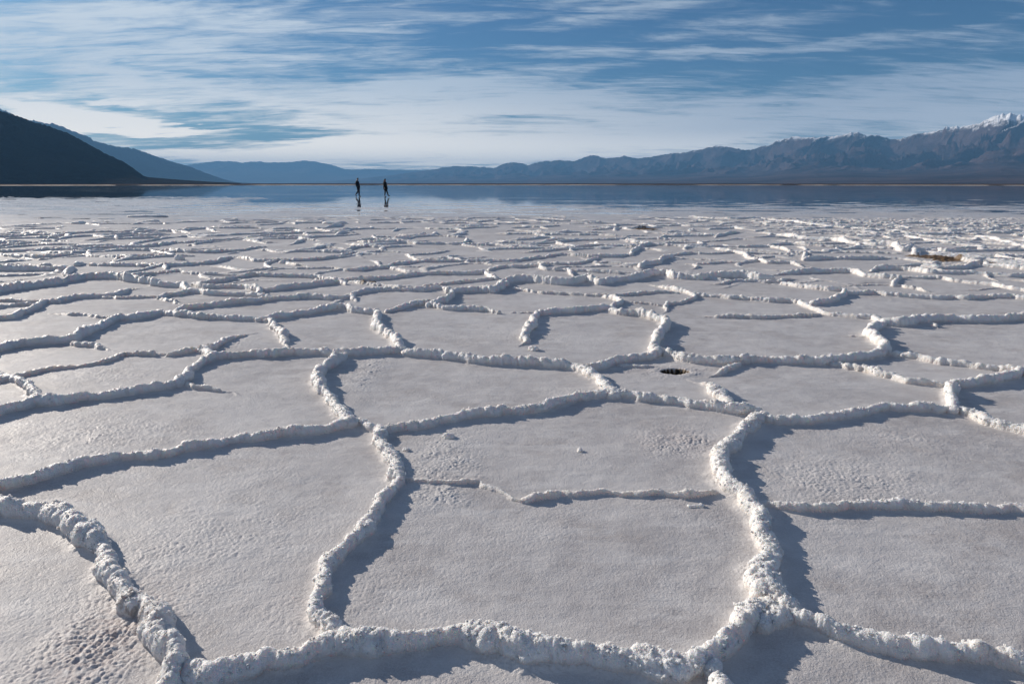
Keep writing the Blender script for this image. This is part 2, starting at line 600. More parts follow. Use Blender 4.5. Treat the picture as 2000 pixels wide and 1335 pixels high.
    # grainy, crusty patches on the flat: beside ridges and in surveyed spots
    patch = np.zeros_like(X)
    dirt = np.zeros_like(X)
    for px, py, rx, ry, s, dr in ((205, 1250, 110, 110, 1.2, 1.2), (245, 1120, 40, 60, .8, .2), (100, 1310, 130, 40, .8, .3), (860, 905, 80, 60, .9, 0),
                                  (860, 965, 70, 25, .9, 0), (1330, 862, 90, 28, 1.0, .55), (1640, 935, 190, 45, .7, .1), (600, 1190, 120, 70, .4, .15),
                                  (200, 850, 210, 40, .55, .2), (1000, 660, 160, 20, .4, 0), (220, 735, 140, 22, .5, .1), (1320, 725, 80, 14, .9, .3),
                                  (440, 1050, 240, 130, .35, 0), (1780, 860, 160, 25, .35, .2), (1130, 765, 90, 12, .5, 0), (720, 725, 30, 40, .9, 0),
                                  (460, 672, 40, 12, .9, 0), (130, 585, 40, 8, .7, 0), (680, 560, 60, 8, .6, .2), (1740, 850, 40, 18, .6, .1)):
        gx, gy = ground(px, py)
        sx = rx * gy / FPX * 1.03
        sy = abs(ground(px, py - ry)[1] - ground(px, py + ry)[1]) / 2
        g = np.exp(-(((X - gx) / sx) ** 2 + ((Y - gy) / sy) ** 2))
        patch = np.maximum(patch, s * g)
        dirt = np.maximum(dirt, dr * g)
    foot = sstep(0.30, 1.0, prox) * sstep(-0.25, 0.35, fbm(X / 0.35, Y / 0.35, 3, 67))   # frost creeping out from the ridges
    patch = np.maximum(patch, 0.85 * foot)
    patch = np.clip(patch * (1 + 0.6 * fbm(X / 0.12, Y / 0.12, 3, 61)), 0, 1.6)
    fine = RR < 9
    lumps = np.zeros_like(X)
    grain = np.zeros_like(X)
    f, _ = worley2(X[fine] / 0.016, Y[fine] / 0.011, 62)
    lumps[fine] = np.clip(1 - f * f * 1.3, 0, 1)
    f, _ = worley2(X[fine] / 0.011, Y[fine] / 0.011, 63)
    grain[fine] = np.clip(1 - f * f * 1.3, 0, 1)
    flat = 1 - on
    Z = Z + flat * (0.0055 * patch * lumps + 0.0034 * patch * grain + 0.0012 * grain * sstep(-.3, .5, fbm(X / 0.5, Y / 0.5, 3, 66)))
    Z = Z + flat * 0.0012 * fbm(X / 0.09, Y / 0.06, 3, 64) * sstep(1.0, 1.6, RR)
    # the hole in the crust
    hx, hy = ground(1318, 727)
    hd = np.hypot((X - hx) / 0.090, (Y - hy) / 0.068) + 0.12 * perlin(X / 0.07, Y / 0.07, 71)
    hole = sstep(1.02, 0.84, hd)
    Z = Z + 0.004 * np.exp(-((hd - 1.5) / 0.45) ** 2) - 0.13 * hole
    # bare brown mud broken out beside the big ridges
    mud = np.zeros_like(X)
    for px, py, rx, ry in ((1805, 503, 30, 4.5), (1845, 508, 30, 4.5), (1922, 514, 10, 4), (1262, 448, 22, 2.5),
                           (720, 553, 18, 3)):
        gx, gy = ground(px, py)
        sx = rx * gy / FPX
        sy = abs(ground(px, py - ry)[1] - ground(px, py + ry)[1]) / 2
        mud = np.maximum(mud, np.exp(-(((X - gx) / sx) ** 2 + ((Y - gy) / sy) ** 2)))
    mud = sstep(0.3, 0.6, mud + 0.25 * fbm(X / 0.1, Y / 0.1, 3, 72))
    Z = Z + 0.02 * mud * np.clip(fbm(X / 0.07, Y / 0.07, 3, 73) + .4, 0, 2)
    mud = np.maximum(mud, 2.0 * sstep(1.06, 0.98, hd))  # values above plain mud mark the hole, whose inner shade is painted black

    P = np.stack([X, Y, Z], -1)
    # ball-like salt growths over the ridges, pushed out along the surface normal so that they overhang
    du = np.gradient(P, axis=0)
    dv = np.gradient(P, axis=1)
    N = np.cross(dv, du)
    N /= np.linalg.norm(N, axis=-1, keepdims=True) + 1e-12
    N[N[..., 2] < 0] *= -1
    m = (on > 0.02) & (RR < 30) & (np.abs(TT) < a1)
    x, y, z = X[m], Y[m], Z[m]
    rr = RR[m]
    amp = on[m]
    big = worley3(x / 0.040, y / 0.040, z / 0.034, 81)
    mid = worley3(x / 0.017, y / 0.017, z / 0.015, 82)
    sm = np.zeros_like(x)
    k = rr < 7
    sm[k] = worley3(x[k] / 0.0085, y[k] / 0.0085, z[k] / 0.008, 83)
    calm = 0.45 + 0.55 * sstep(-.35, .3, fbm(x / 0.28, y / 0.28, 2, 84))   # some stretches are smooth, some knobbly
    disp = amp * calm * (0.015 * (big - 0.35) + 0.0085 * (mid - 0.4)) + 0.0062 * amp * (0.6 + 0.4 * calm) * (sm - 0.4)
    k = rr > 2.5     # coarser crumbs carry the broken look farther out
    far_l = worley3(x[k] / 0.030, y[k] / 0.030, z[k] / 0.022, 85)
    disp[k] += amp[k] * (0.4 + 0.6 * calm[k]) * 0.016 * sstep(2.5, 6, rr[k]) * (far_l - 0.4)
    P[m] += N[m] * disp[:, None]
    crack = np.zeros_like(X)
    crack[m] = 1 - big

    V = P.reshape(-1, 3)
    F = grid_faces(nr, nc)
    onf = on.ravel()
    isr = onf[F].max(1) > 0.12
    attrs = dict(patch=patch.ravel(), dirt=dirt.ravel(), mud=mud.ravel(), on=onf, prox=prox.ravel(), hr=hr.ravel())

    def part(name, sel, mat):
        f = F[sel]
        used, inv = np.unique(f, return_inverse=True)
        return mesh_np(name, V[used], inv.reshape(f.shape), mat, {k: v[used] for k, v in attrs.items()})
    flat_o = part('salt_flat', ~isr, mat_flat)
    # salt crystals that stand out from the near ridges
    k = np.flatnonzero((on > 0.75).ravel() & (RR.ravel() < 5.0) & (np.abs(TT).ravel() < R(43)))
    pk = RR.ravel()[k] ** 1.6
    pick = RNG.choice(k, size=min(int(7000 * q), len(k) // 3), replace=False, p=pk / pk.sum())
    f = F[isr]
    used, inv = np.unique(f, return_inverse=True)
    size = (0.0011 + 0.0026 * RNG.random(len(pick)) ** 3)[:, None, None]
    cube = np.array([[-1, -1, -1], [1, -1, -1], [1, 1, -1], [-1, 1, -1], [-1, -1, 1], [1, -1, 1], [1, 1, 1], [-1, 1, 1]], float)
    Q, _ = np.linalg.qr(RNG.normal(size=(len(pick), 3, 3)))
    Q[:, :, 0] *= np.sign(np.linalg.det(Q))[:, None]
    cv = np.einsum('nij,kj->nki', Q, cube) * size * (0.8 + 0.4 * RNG.random((len(pick), 8, 3)))
    cv = cv + (V[pick] + N.reshape(-1, 3)[pick] * size[:, 0] * 0.4)[:, None, :]
    cf = np.array([[0, 3, 2, 1], [4, 5, 6, 7], [0, 1, 5, 4], [1, 2, 6, 5], [2, 3, 7, 6], [3, 0, 4, 7]])
    rf = np.concatenate([inv.reshape(f.shape), (cf[None] + len(used) + np.arange(len(pick))[:, None, None] * 8).reshape(-1, 4)])
    at = {kk: np.concatenate([v[used], np.repeat(v[pick], 8)]) for kk, v in attrs.items()}
    ridge_o = mesh_np('salt_ridges', np.concatenate([V[used], cv.reshape(-1, 3)]), rf, mat_ridge, at)
    sm_f = np.ones(len(rf), dtype=bool)
    sm_f[len(f):] = False
    ridge_o.data.polygons.foreach_set('use_smooth', sm_f)
    return flat_o, ridge_o

# ------------------------------------------------------------------ materials
def salt_materials():
    # flat crust
    m, t, b = new_mat('salt_crust')
    p = t.pos()
    big = t.noise(t.mapped(p, (1, 1, 1)), 1.1, 5, 0.6)
    med = t.noise(p, 7.0, 5, 0.62)
    fine = t.noise(p, 210.0, 3, 0.6)
    patch = t.math('MINIMUM', t.attr('patch'), 1.0)
    base = t.mix(t.remap(big, 0.32, 0.68), (0.412, 0.385, 0.382), (0.571, 0.548, 0.544))
    base = t.mix(t.remap(med, 0.35, 0.72, 0, 0.55), base, (0.653, 0.633, 0.628))
    base = t.mix(t.remap(t.noise(p, 2.6, 5, 0.7), 0.48, 0.70, 0, 0.7), base, (0.361, 0.323, 0.311))
    st = t.noise(t.mapped(p, (0.8, 2.2, 1), (0, 0, R(12))), 3.5, 6, 0.65)
    base = t.mix(t.remap(st, 0.50, 0.66, 0, 0.6), base, (0.672, 0.651, 0.643))
    base = t.mix(t.math('MULTIPLY', patch, 0.6), base, (0.721, 0.692, 0.672))
    halo = t.math('MULTIPLY', t.attr('prox'), t.remap(med, 0.3, 0.7, 0.25, 0.8))
    base = t.mix(halo, base, (0.731, 0.682, 0.638))
    dn = t.math('MULTIPLY', t.attr('dirt'), t.remap(t.noise(p, 34.0, 5, 0.7), 0.34, 0.58))
    base = t.mix(t.math('MULTIPLY', dn, 0.75), base, (0.40, 0.315, 0.295))
    base = t.mix(t.remap(fine, 0.35, 0.70, 0.0, 0.5), base, (0.701, 0.682, 0.677))
    mud_shade_c = t.mix(t.noise(p, 60, 4), (0.06, 0.036, 0.016), (0.24, 0.145, 0.065))
    mud_shade_c = t.mix(t.remap(t.attr('mud'), 1.1, 1.7), mud_shade_c, (0.012, 0.009, 0.006))  # shade inside the hole, put into the colour as near-black
    base = t.mix(t.math('MINIMUM', t.attr('mud'), 1.0), base, mud_shade_c)
    t.ln(base, b.inputs['Base Color'])
    # wetter towards the water
    sx = t.n('ShaderNodeSeparateXYZ')
    t.ln(p, sx.inputs[0])
    wet = t.remap(sx.outputs[1], 14.0, 34.0)
    wn = t.remap(t.noise(t.mapped(p, (0.35, 0.8, 1)), 1.0, 5, 0.6), 0.35, 0.65)
    wet = t.math('MULTIPLY', wet, t.math('MULTIPLY_ADD', wn, 0.6, 0.4))
    rough = t.remap(wet, 0.0, 1.0, 0.58, 0.16, smooth=False)
    rough = t.math('ADD', rough, t.remap(med, 0.3, 0.7, -0.06, 0.08))
    t.ln(rough, b.inputs['Roughness'])
    b.inputs['Specular IOR Level'].default_value = 0.28
    dry = t.math('SUBTRACT', 1.0, wet)
    h = t.math('ADD', t.math('MULTIPLY', fine, 0.9), t.noise(p, 90.0, 4, 0.65))
    h = t.math('MULTIPLY_ADD', t.noise(p, 38.0, 5, 0.6), 0.5, h)
    n1 = t.bump(h, t.math('MULTIPLY_ADD', dry, 0.40, 0.05), 0.006)
    t.ln(n1, b.inputs['Normal'])
    flat = m
    # ridge salt
    m, t, b = new_mat('ridge_salt')
    p = t.pos()
    n = t.noise(p, 9.0, 5, 0.6)
    base = t.mix(t.remap(n, 0.35, 0.7), (0.86, 0.835, 0.81), (0.90, 0.89, 0.88))
    low = t.remap(t.attr('hr'), 0.004, 0.030, 1.0, 0.0)
    base = t.mix(t.math('MULTIPLY', low, 0.75), base, (0.74, 0.68, 0.63))  # warm bounce light at the ridge foot, helped along by a tint
    tan = t.math('MULTIPLY', t.remap(t.noise(p, 4.5, 4, 0.6), 0.56, 0.72), 0.35)
    base = t.mix(tan, base, (0.74, 0.60, 0.47))
    base = t.mix(t.math('MULTIPLY', t.attr('dirt'), t.remap(t.noise(p, 30, 4), 0.45, 0.6, 0, 0.6)), base, (0.30, 0.23, 0.19))
    mud_shade_c = t.mix(t.noise(p, 60, 4), (0.06, 0.036, 0.016), (0.24, 0.145, 0.065))
    mud_shade_c = t.mix(t.remap(t.attr('mud'), 1.1, 1.7), mud_shade_c, (0.012, 0.009, 0.006))  # the hole's depth shade is painted here too, over the mud brown
    base = t.mix(t.math('MINIMUM', t.attr('mud'), 1.0), base, mud_shade_c)
    t.ln(base, b.inputs['Base Color'])
    b.inputs['Roughness'].default_value = 0.5
    b.inputs['Subsurface Weight'].default_value = 0.60
    b.inputs['Subsurface Radius'].default_value = (0.028, 0.023, 0.019)
    b.inputs['Subsurface Scale'].default_value = 1.0
    h = t.math('ADD', t.noise(p, 260.0, 3, 0.65), t.math('MULTIPLY', t.voronoi(p, 170.0), -0.7))
    h = t.math('MULTIPLY_ADD', t.noise(p, 70, 4, 0.6), 1.2, h)
    h = t.math('MULTIPLY_ADD', t.noise(p, 24, 3, 0.6), 1.5, h)
    t.ln(t.bump(h, 0.75, 0.006), b.inputs['Normal'])
    return flat, m


def water_material():
    m, t, b = new_mat('brine')
    out = m.node_tree.nodes['Material Output']
    m.node_tree.nodes.remove(b)
    p = t.pos()
    gl = t.n('ShaderNodeBsdfGlossy')
    gl.inputs['Color'].default_value = (0.96, 0.96, 0.97, 1)
    rn = t.remap(t.noise(t.mapped(p, (0.05, 0.16, 1)), 1.0, 4, 0.6), 0.45, 0.70, 0.015, 0.09)
    t.ln(rn, gl.inputs['Roughness'])
    tr = t.n('ShaderNodeBsdfTransparent')
    tr.inputs['Color'].default_value = (0.72, 0.74, 0.76, 1)
    fr = t.n('ShaderNodeFresnel')
    fr.inputs['IOR'].default_value = 1.36
    bm = t.bump(t.noise(t.mapped(p, (0.6, 2.4, 1)), 3.0, 3, 0.5), 0.10, 0.004)
    t.ln(bm, gl.inputs['Normal'])
    mx = t.n('ShaderNodeMixShader')
    t.ln(fr.outputs[0], mx.inputs[0])
    t.ln(tr.outputs[0], mx.inputs[1])
    t.ln(gl.outputs[0], mx.inputs[2])
    t.ln(mx.outputs[0], out.inputs['Surface'])
    return m


def rock_material(name, c0, c1, snow=None, bump_d=25.0, sc=0.004):
    m, t, b = new_mat(name)
    p = t.pos()
    n = t.noise(t.mapped(p, (1, 1, 1.8)), sc, 7, 0.65)
    base = t.mix(t.remap(n, 0.3, 0.7), c0, c1)
    if snow:
        sx = t.n('ShaderNodeSeparateXYZ')
        t.ln(p, sx.inputs[0])
        g = t.n('ShaderNodeNewGeometry')
        ns = t.n('ShaderNodeSeparateXYZ')
        t.ln(g.outputs['Normal'], ns.inputs[0])
        k = t.math('ADD', sx.outputs[2], t.math('MULTIPLY', t.math('SUBTRACT', t.noise(p, 0.016, 6, 0.7), 0.5), 190.0))
        k = t.math('ADD', k, t.math('MULTIPLY', t.math('SUBTRACT', ns.outputs[2], 0.75), 120.0))
        base = t.mix(t.remap(k, snow, snow + 45), base, (0.82, 0.83, 0.86))
    t.ln(base, b.inputs['Base Color'])
    b.inputs['Roughness'].default_value = 0.95
    b.inputs['Specular IOR Level'].default_value = 0.0
    h = t.noise(p, sc * 6, 7, 0.65)
    t.ln(t.bump(h, 0.8, bump_d), b.inputs['Normal'])
    return m


# ------------------------------------------------------------------ mountains
CREST_NEAR = "-420,120 -300,150 -200,172 -100,200 -40,208 0,215 20,221 42,229 70,239 94,245 133,260 164,276 210,301 241,315 259,327 280,343 287,345.5 336,350 413,355 470,357.3"
CREST_SECOND = "-250,90 -100,160 0,208 42,229 94,240 105,240 136,252 175,266 182,273 227,285 259,288 294,301 336,315 371,325 406,339 437,350 462,356 490,357.5"
CREST_FAR = "150,320 250,326 330,326 364,322 385,319 420,314 455,314 472,317 500,315 532,316 560,316.5 595,313 623,316.5 647,321 675,330 700,330.5 720,329 760,330.5 800,332 850,331 900,330 1000,332 1100,334"
CREST_RIGHT = ("560,357.4 640,354 720,347 780,339 810,335 850,329 890,321.5 925,324 965,327 985,317 1000,315 1020,317.5 1030,322 1050,315 1090,310 1120,312 1160,301 1185,306 1215,303 "
               "1245,308 1280,302 1320,296.5 1370,289 1400,281 1425,282.5 1465,291.5 1500,281 1545,263.5 1565,265 1590,262.5 1615,265 1645,258.5 1675,254 1700,260 "
               "1740,268.5 1780,261.5 1820,255 1850,245 1880,242.5 1920,235 1945,222.5 1975,214 2000,220 2040,228 2100,222 2200,232 2350,236 2500,250")


def mountain(name, crest, dfoot, dcrest, dback, mat, label, fan=0.0, fanh=0.0, rough=0.5, su=500.0, seed=0, nu=420, nv=150):
    c = np.array([tuple(map(float, q.split(','))) for q in crest.split()])
    px = np.linspace(c[0, 0], c[-1, 0], nu)
    py = np.interp(px, c[:, 0], c[:, 1])
    ae = np.array([az_el(a, b) for a, b in zip(px, py)])
    az, el = ae[:, 0], ae[:, 1]
    f = lambda tab: np.interp(px, [q[0] for q in tab], [q[1] for q in tab])
    df, dc, db = f(dfoot), f(dcrest), f(dback)
    hc = np.maximum(dc * np.tan(el) + CAM_H, 0.5)
    jag = 0.022 * fbm(px / 9.0, px * 0 + seed, 4, seed + 8, 0.6)
    t = np.concatenate([np.linspace(0, 1, int(nv * .72), endpoint=False), 1 + np.linspace(0, 1, nv - int(nv * .72))])[:, None]
    D = np.where(t <= 1, df + (dc - df) * np.minimum(t, 1), dc + (db - dc) * np.maximum(t - 1, 0))
    X, Y = D * np.sin(az), D * np.cos(az)
    tt = np.minimum(t, 1)
    rise = np.clip((tt - fan) / (1 - fan), 0, 1)
    shape = fanh * tt ** 1.25 + (1 - fanh) * rise ** 1.15
    shape = shape / shape[-1]
    behind = np.clip(t - 1, 0, 1)
    w = 0.35 * su
    wx, wy = X + w * fbm(X / su, Y / su, 3, seed + 1), Y + w * fbm(X / su, Y / su, 3, seed + 2)
    rn = ridged(wx / su, wy / su, 6, seed + 3)
    k = rough * rise ** 0.6 * (1 - 0.93 * sstep(0.87, 1.0, tt))
    Z = hc * shape * (1 - k * (1 - rn)) * (1 + jag * sstep(0.94, 1.0, tt))
    Z = Z + hc * 0.05 * fanh * fbm(X / (su * 1.5), Y / (su * 1.5), 4, seed + 5) * tt * (1 - tt) * 2
    Z = Z * (1 - 0.75 * behind) * (1 - 0.3 * behind * (1 - rn)) - 2 * (tt < 0.001)
    o = mesh_np(name, np.stack([X, Y, Z], -1).reshape(-1, 3), grid_faces(len(t), nu), mat)
    tag(o, label, None, None, 'structure')
    return o


def build_mountains():
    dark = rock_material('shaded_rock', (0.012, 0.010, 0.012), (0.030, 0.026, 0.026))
    far = rock_material('far_rock', (0.07, 0.062, 0.055), (0.12, 0.105, 0.09))
    right = rock_material('range_rock', (0.030, 0.022, 0.027), (0.105, 0.074, 0.076), snow=226.0, bump_d=18.0)
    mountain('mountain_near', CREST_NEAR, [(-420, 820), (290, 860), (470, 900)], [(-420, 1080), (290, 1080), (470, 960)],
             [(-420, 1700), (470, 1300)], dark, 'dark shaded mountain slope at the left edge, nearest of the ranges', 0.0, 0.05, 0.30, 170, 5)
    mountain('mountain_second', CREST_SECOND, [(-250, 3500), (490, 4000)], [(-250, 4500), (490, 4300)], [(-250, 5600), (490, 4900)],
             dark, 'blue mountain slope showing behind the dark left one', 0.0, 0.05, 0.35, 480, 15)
    mountain('mountain_far', CREST_FAR, [(150, 7600), (1100, 8000)], [(150, 9000), (1100, 9300)], [(150, 9900), (1100, 10200)],
             far, 'pale blue low range on the horizon beyond the two walkers', 0.15, 0.15, 0.4, 1300, 25)
    mountain('mountain_range', CREST_RIGHT, [(560, 5600), (780, 4600), (1200, 2600), (1600, 1700), (2000, 1400), (2500, 1200)],
             [(560, 7400), (780, 7000), (1200, 5400), (1600, 4100), (2000, 3600), (2500, 3300)],
             [(780, 8300), (1200, 6900), (1600, 5600), (2000, 5000), (2500, 4700)],
             right, 'snow capped brown range rising to the right behind a long gentle fan', 0.47, 0.38, 0.95, 330, 35, 1000, 340)


# ------------------------------------------------------------------ the ground around the basin, the far shore and the water
def build_plain(mat):
    rr = np.concatenate([np.geomspace(535, 13000, 50)])
    th = np.linspace(-math.pi, math.pi, 181)
    A, B = np.meshgrid(rr, th, indexing='ij')
    Z = np.full_like(A, -0.3) + np.where(A < 545, -0.8, 0) + 0.9 * sstep(560, 640, A)
    V = np.stack([A * np.sin(B), A * np.cos(B), Z], -1).reshape(-1, 3)
    o = mesh_np('desert_ground', V, grid_faces(len(rr), len(th)), mat)
    tag(o, None, None, None, 'structure')
    return o


def build_water(mat):
    rr = np.concatenate([np.linspace(19, 60, 40), np.geomspace(62, 548, 40)])
    th = np.linspace(-R(88), R(88), 120)
    A, B = np.meshgrid(rr, th, indexing='ij')
    V = np.stack([A * np.sin(B), A * np.cos(B), np.full_like(A, WATER_Z)], -1).reshape(-1, 3)
    o = mesh_np('shallow_water', V, grid_faces(len(rr), len(th)), mat)
    tag(o, 'thin sheet of still brine mirroring the mountains and sky', None, None, 'structure')
    return o


WATER_Z = -0.016


def build_shore(mat_salt, mat_mud):
    """the low rim of salt and brush-coloured mud along the far side of the water"""
    th = np.linspace(R(-75), R(75), 700)
    for name, mat, rows, label, seed in (
            ('salt_shore', mat_salt, ((506, -0.06), (512, 0.08), (518, 0.15), (526, 0.12), (538, -0.05)), 'pale salt rim along the far side of the water', 1),
            ('mud_shore', mat_mud, ((540, -0.1), (552, 0.2), (575, 0.4), (620, 0.5), (680, 0.2)), 'thin brown band of mud flat on the horizon', 2)):
        V = []
        for i, (d, z) in enumerate(rows):
            dd = d + 10 * fbm(th * 9, th * 0 + i * .3, 3, 90 + seed)
            zz = z * (1 + 0.35 * fbm(th * 60, th * 0 + i * 0.2, 3, 92 + seed))
            V.append(np.stack([dd * np.sin(th), dd * np.cos(th), zz], -1))
        o = mesh_np(name, np.concatenate(V), grid_faces(len(rows), len(th)), mat)
        tag(o, label, None, None, 'structure')


# ------------------------------------------------------------------ loose pieces of salt
def salt_lump(name, label, cat, loc, size, mat, seed, squash=(1, 1, 0.7), group=None, sub=4, boxy=False, knob=1.0):
    bm = bmesh.new()
    bmesh.ops.create_icosphere(bm, subdivisions=sub, radius=1.0)
    v = np.array([q.co[:] for q in bm.verts])
    o = seed * 17.3
    d = 0.30 * fbm(v[:, 0] * 0.9 + o, v[:, 1] * 0.9 + v[:, 2] * .8 + o, 2, seed % 40)
    if boxy:
        v = v / np.maximum(np.abs(v).max(1), 0.62 * np.linalg.norm(v, axis=1))[:, None] * 0.8
    l = worley3(v[:, 0] * 2.1 + o, v[:, 1] * 2.1, v[:, 2] * 2.1, seed % 50) * 0.30 * knob + worley3(v[:, 0] * 5 + o, v[:, 1] * 5, v[:, 2] * 5, 3) * 0.14 * knob
    v = v * (0.78 + d + l)[:, None] * np.array(squash) * size
    v[:, 2] = np.maximum(v[:, 2], -0.25 * size * squash[2])
    for q, c in zip(bm.verts, v):
        q.co = c
    ob = mesh_bm(name, bm, mat)
    ob.data.attributes.new('hr', 'FLOAT', 'POINT').data.foreach_set('value', [0.05] * len(ob.data.vertices))
    ob.location = (loc[0], loc[1], loc[2] + 0.22 * size * squash[2])
    tag(ob, label, cat, group)
    return ob


def build_lumps(mat):
    def at(px, py, z=0.0):
        x, y = ground(px, py)
        return (x, y, z)

    def wide(px, py, w):      # half size of a thing w pixels wide there
        y = ground(px, py)[1]
        return 0.5 * w * math.hypot(y, CAM_H) / FPX
    salt_lump('salt_chunk', 'largest loose white salt chunk on the grey flat, right of the winding ridge', 'salt chunk', at(876, 854), wide(876, 852, 22), mat, 3, (1, .8, .62))
    salt_lump('salt_chunk', 'tiny round salt chunk alone in the middle of a grey polygon', 'salt chunk', at(1133, 882), wide(1133, 880, 12), mat, 4, (0.9, .9, 1.05))
    salt_lump('salt_chunk', 'small salt chunk in the shadow beside the winding ridge', 'salt chunk', at(793, 879), wide(793, 877, 12), mat, 6, (1, .9, .8))
    # a fallen column of salt with a thicker end
    p = at(1357, 993)
    bm = bmesh.new()
    s = wide(1357, 990, 38)
    bmesh.ops.create_cone(bm, cap_ends=True, segments=14, radius1=s * .24, radius2=s * .26, depth=s * 1.5)
    bmesh.ops.subdivide_edges(bm, edges=[e for e in bm.edges if e.calc_length() > s * .5], cuts=7)
    for v in bm.verts:
        n = fbm(np.array([v.co.x * 60 + v.co.z * 40]), np.array([v.co.y * 60]), 3, 7)[0]
        v.co.x *= 1 + 0.28 * n
        v.co.y *= 1 + 0.28 * n
        if v.co.z > s * .45:
            v.co.x *= 1.45
            v.co.y *= 1.45
    bmesh.ops.rotate(bm, verts=bm.verts, cent=(0, 0, 0), matrix=Matrix.Rotation(R(90), 3, 'Y'))
    bmesh.ops.rotate(bm, verts=bm.verts, cent=(0, 0, 0), matrix=Matrix.Rotation(R(8), 3, 'Z'))
    o = mesh_bm('salt_stick', bm, mat)
    o.data.attributes.new('hr', 'FLOAT', 'POINT').data.foreach_set('value', [0.05] * len(o.data.vertices))
    o.location = (p[0], p[1], s * .22)
    tag(o, 'broken stick of salt with a thick end lying beside the right ridge', 'salt chunk')
    salt_lump('salt_chunk', 'pointed salt chunk leaning on the shaded side of the right ridge', 'salt chunk', at(1523, 1085), wide(1522, 1080, 17), mat, 8, (.75, .8, 1.35), knob=.7)
    salt_lump('salt_chunk', 'small salt chunk below the pointed one at the shaded foot of the right ridge', 'salt chunk', at(1516, 1110), wide(1516, 1105, 15), mat, 9, (.8, .9, .8), knob=.7)
    salt_lump('salt_clump', 'crusty knob of salt standing near a short ridge in the middle of the flat', 'salt clump', at(1042, 684), wide(1042, 684, 18), mat, 10, (1, .9, .75))
    salt_lump('salt_clump', 'crystalline salt clump alone on the flat at mid left', 'salt clump', at(350, 508), wide(350, 507, 16), mat, 11, (1, .9, 1.0))
    salt_lump('salt_block', 'angular white salt block on a ridge left of the centre', 'salt block', at(954, 515), wide(954, 512, 8), mat, 12, (1, .9, 1.1), boxy=True, knob=.4)
    salt_lump('salt_clump', 'round salt clump at the end of a thin ridge left of the walkers', 'salt clump', at(553, 514), wide(553, 512, 13), mat, 13, (1, .9, .8))
    for px, py, w, sq, lb, sd in (
            (289, 424, 66, (1, .35, .13), 'long low dark salt islet in the wet flat at the left', 21),
            (298, 433, 25, (1, .5, .27), 'short salt islet just in front of the long low one at the left', 22),
            (655, 437, 45, (1, .5, .20), 'salt islet below the walkers, farther one of a crusty pair', 23),
            (668, 453, 38, (1, .6, .24), 'salt islet below the walkers, nearer one of a crusty pair', 24),
            (927, 443, 30, (1, .6, .30), 'humped salt islet in the wet flat right of the walkers', 25),
            (898, 425, 14, (1, .6, .22), 'tiny salt islet in the shallow water right of the walkers', 26),
            (80, 427, 12, (1, .6, .25), 'tiny salt islet in the wet flat near the left edge', 27),
            (155, 437, 24, (1, .6, .30), 'small salt islet left of the long low one', 28),
            (1352, 452, 14, (1, .8, .62), 'round salt clump at the end of the crusty heap right of centre', 29)):
        salt_lump('salt_islet' if 'islet' in lb else 'salt_clump', lb, 'salt islet' if 'islet' in lb else 'salt clump', at(px, py, 0.0 if py > 434 else -0.01), wide(px, py, w), mat, sd, sq)


# ------------------------------------------------------------------ people
def skin_figure(name, chains, mat, parent=None, sub=2):
    """chains: lists of (x, y, z, rx[, ry]); chains that start on an existing point share it. One continuous skinned surface."""
    verts, edges, rad = [], [], []
    for ch in chains:
        prev = None
        for q in ch:
            co = q[:3]
            idx = next((i for i, v in enumerate(verts) if sum((a - b) ** 2 for a, b in zip(v, co)) < 1e-8), None)
            if idx is None:
                idx = len(verts)
                verts.append(co)
                rad.append((q[3], q[4] if len(q) > 4 else q[3]))
            if prev is not None and prev != idx:
                edges.append((prev, idx))
            prev = idx
    me = bpy.data.meshes.new(name)
    me.from_pydata(verts, edges, [])
    tmp = bpy.data.objects.new(name + '_tmp', me)
    col.objects.link(tmp)
    md = tmp.modifiers.new('skin', 'SKIN')
    md.use_smooth_shade = True
    if name in ('jacket', 'coat', 'trousers', 'leggings'):
        rad = [(a * 1.14, b * 1.14) for a, b in rad]
    for i, sv in enumerate(me.skin_vertices[0].data):
        sv.radius = rad[i]
        sv.use_root = (i == 0)
    sb = tmp.modifiers.new('sub', 'SUBSURF')
    sb.levels = sb.render_levels = sub
    dg = bpy.context.evaluated_depsgraph_get()
    m2 = bpy.data.meshes.new_from_object(tmp.evaluated_get(dg))
    bpy.data.objects.remove(tmp)
    m2.name = name
    m2.materials.clear()
    m2.materials.append(mat)
    for p in m2.polygons:
        p.use_smooth = True
    return link(bpy.data.objects.new(name, m2), parent)


def shoe(mat, parent, ankle, toe, w=0.047):
    a, b = Vector(ankle), Vector(toe)
    d = (b - a)
    heel = a - Vector((d.x, 0, 0)).normalized() * 0.05 + Vector((0, 0, (b.z - a.z) * 0.62))
    mid = heel.lerp(b, 0.55) + Vector((0, 0, 0.015))
    return skin_figure('shoe', [[(*(heel + Vector((0, 0, .005))), w * .8), (*mid, w), (*b, w * .72, w * .5)], [(*(heel + Vector((0, 0, .005))), w * .8), (*(a + Vector((0, 0, .03))), w)]], mat, parent)


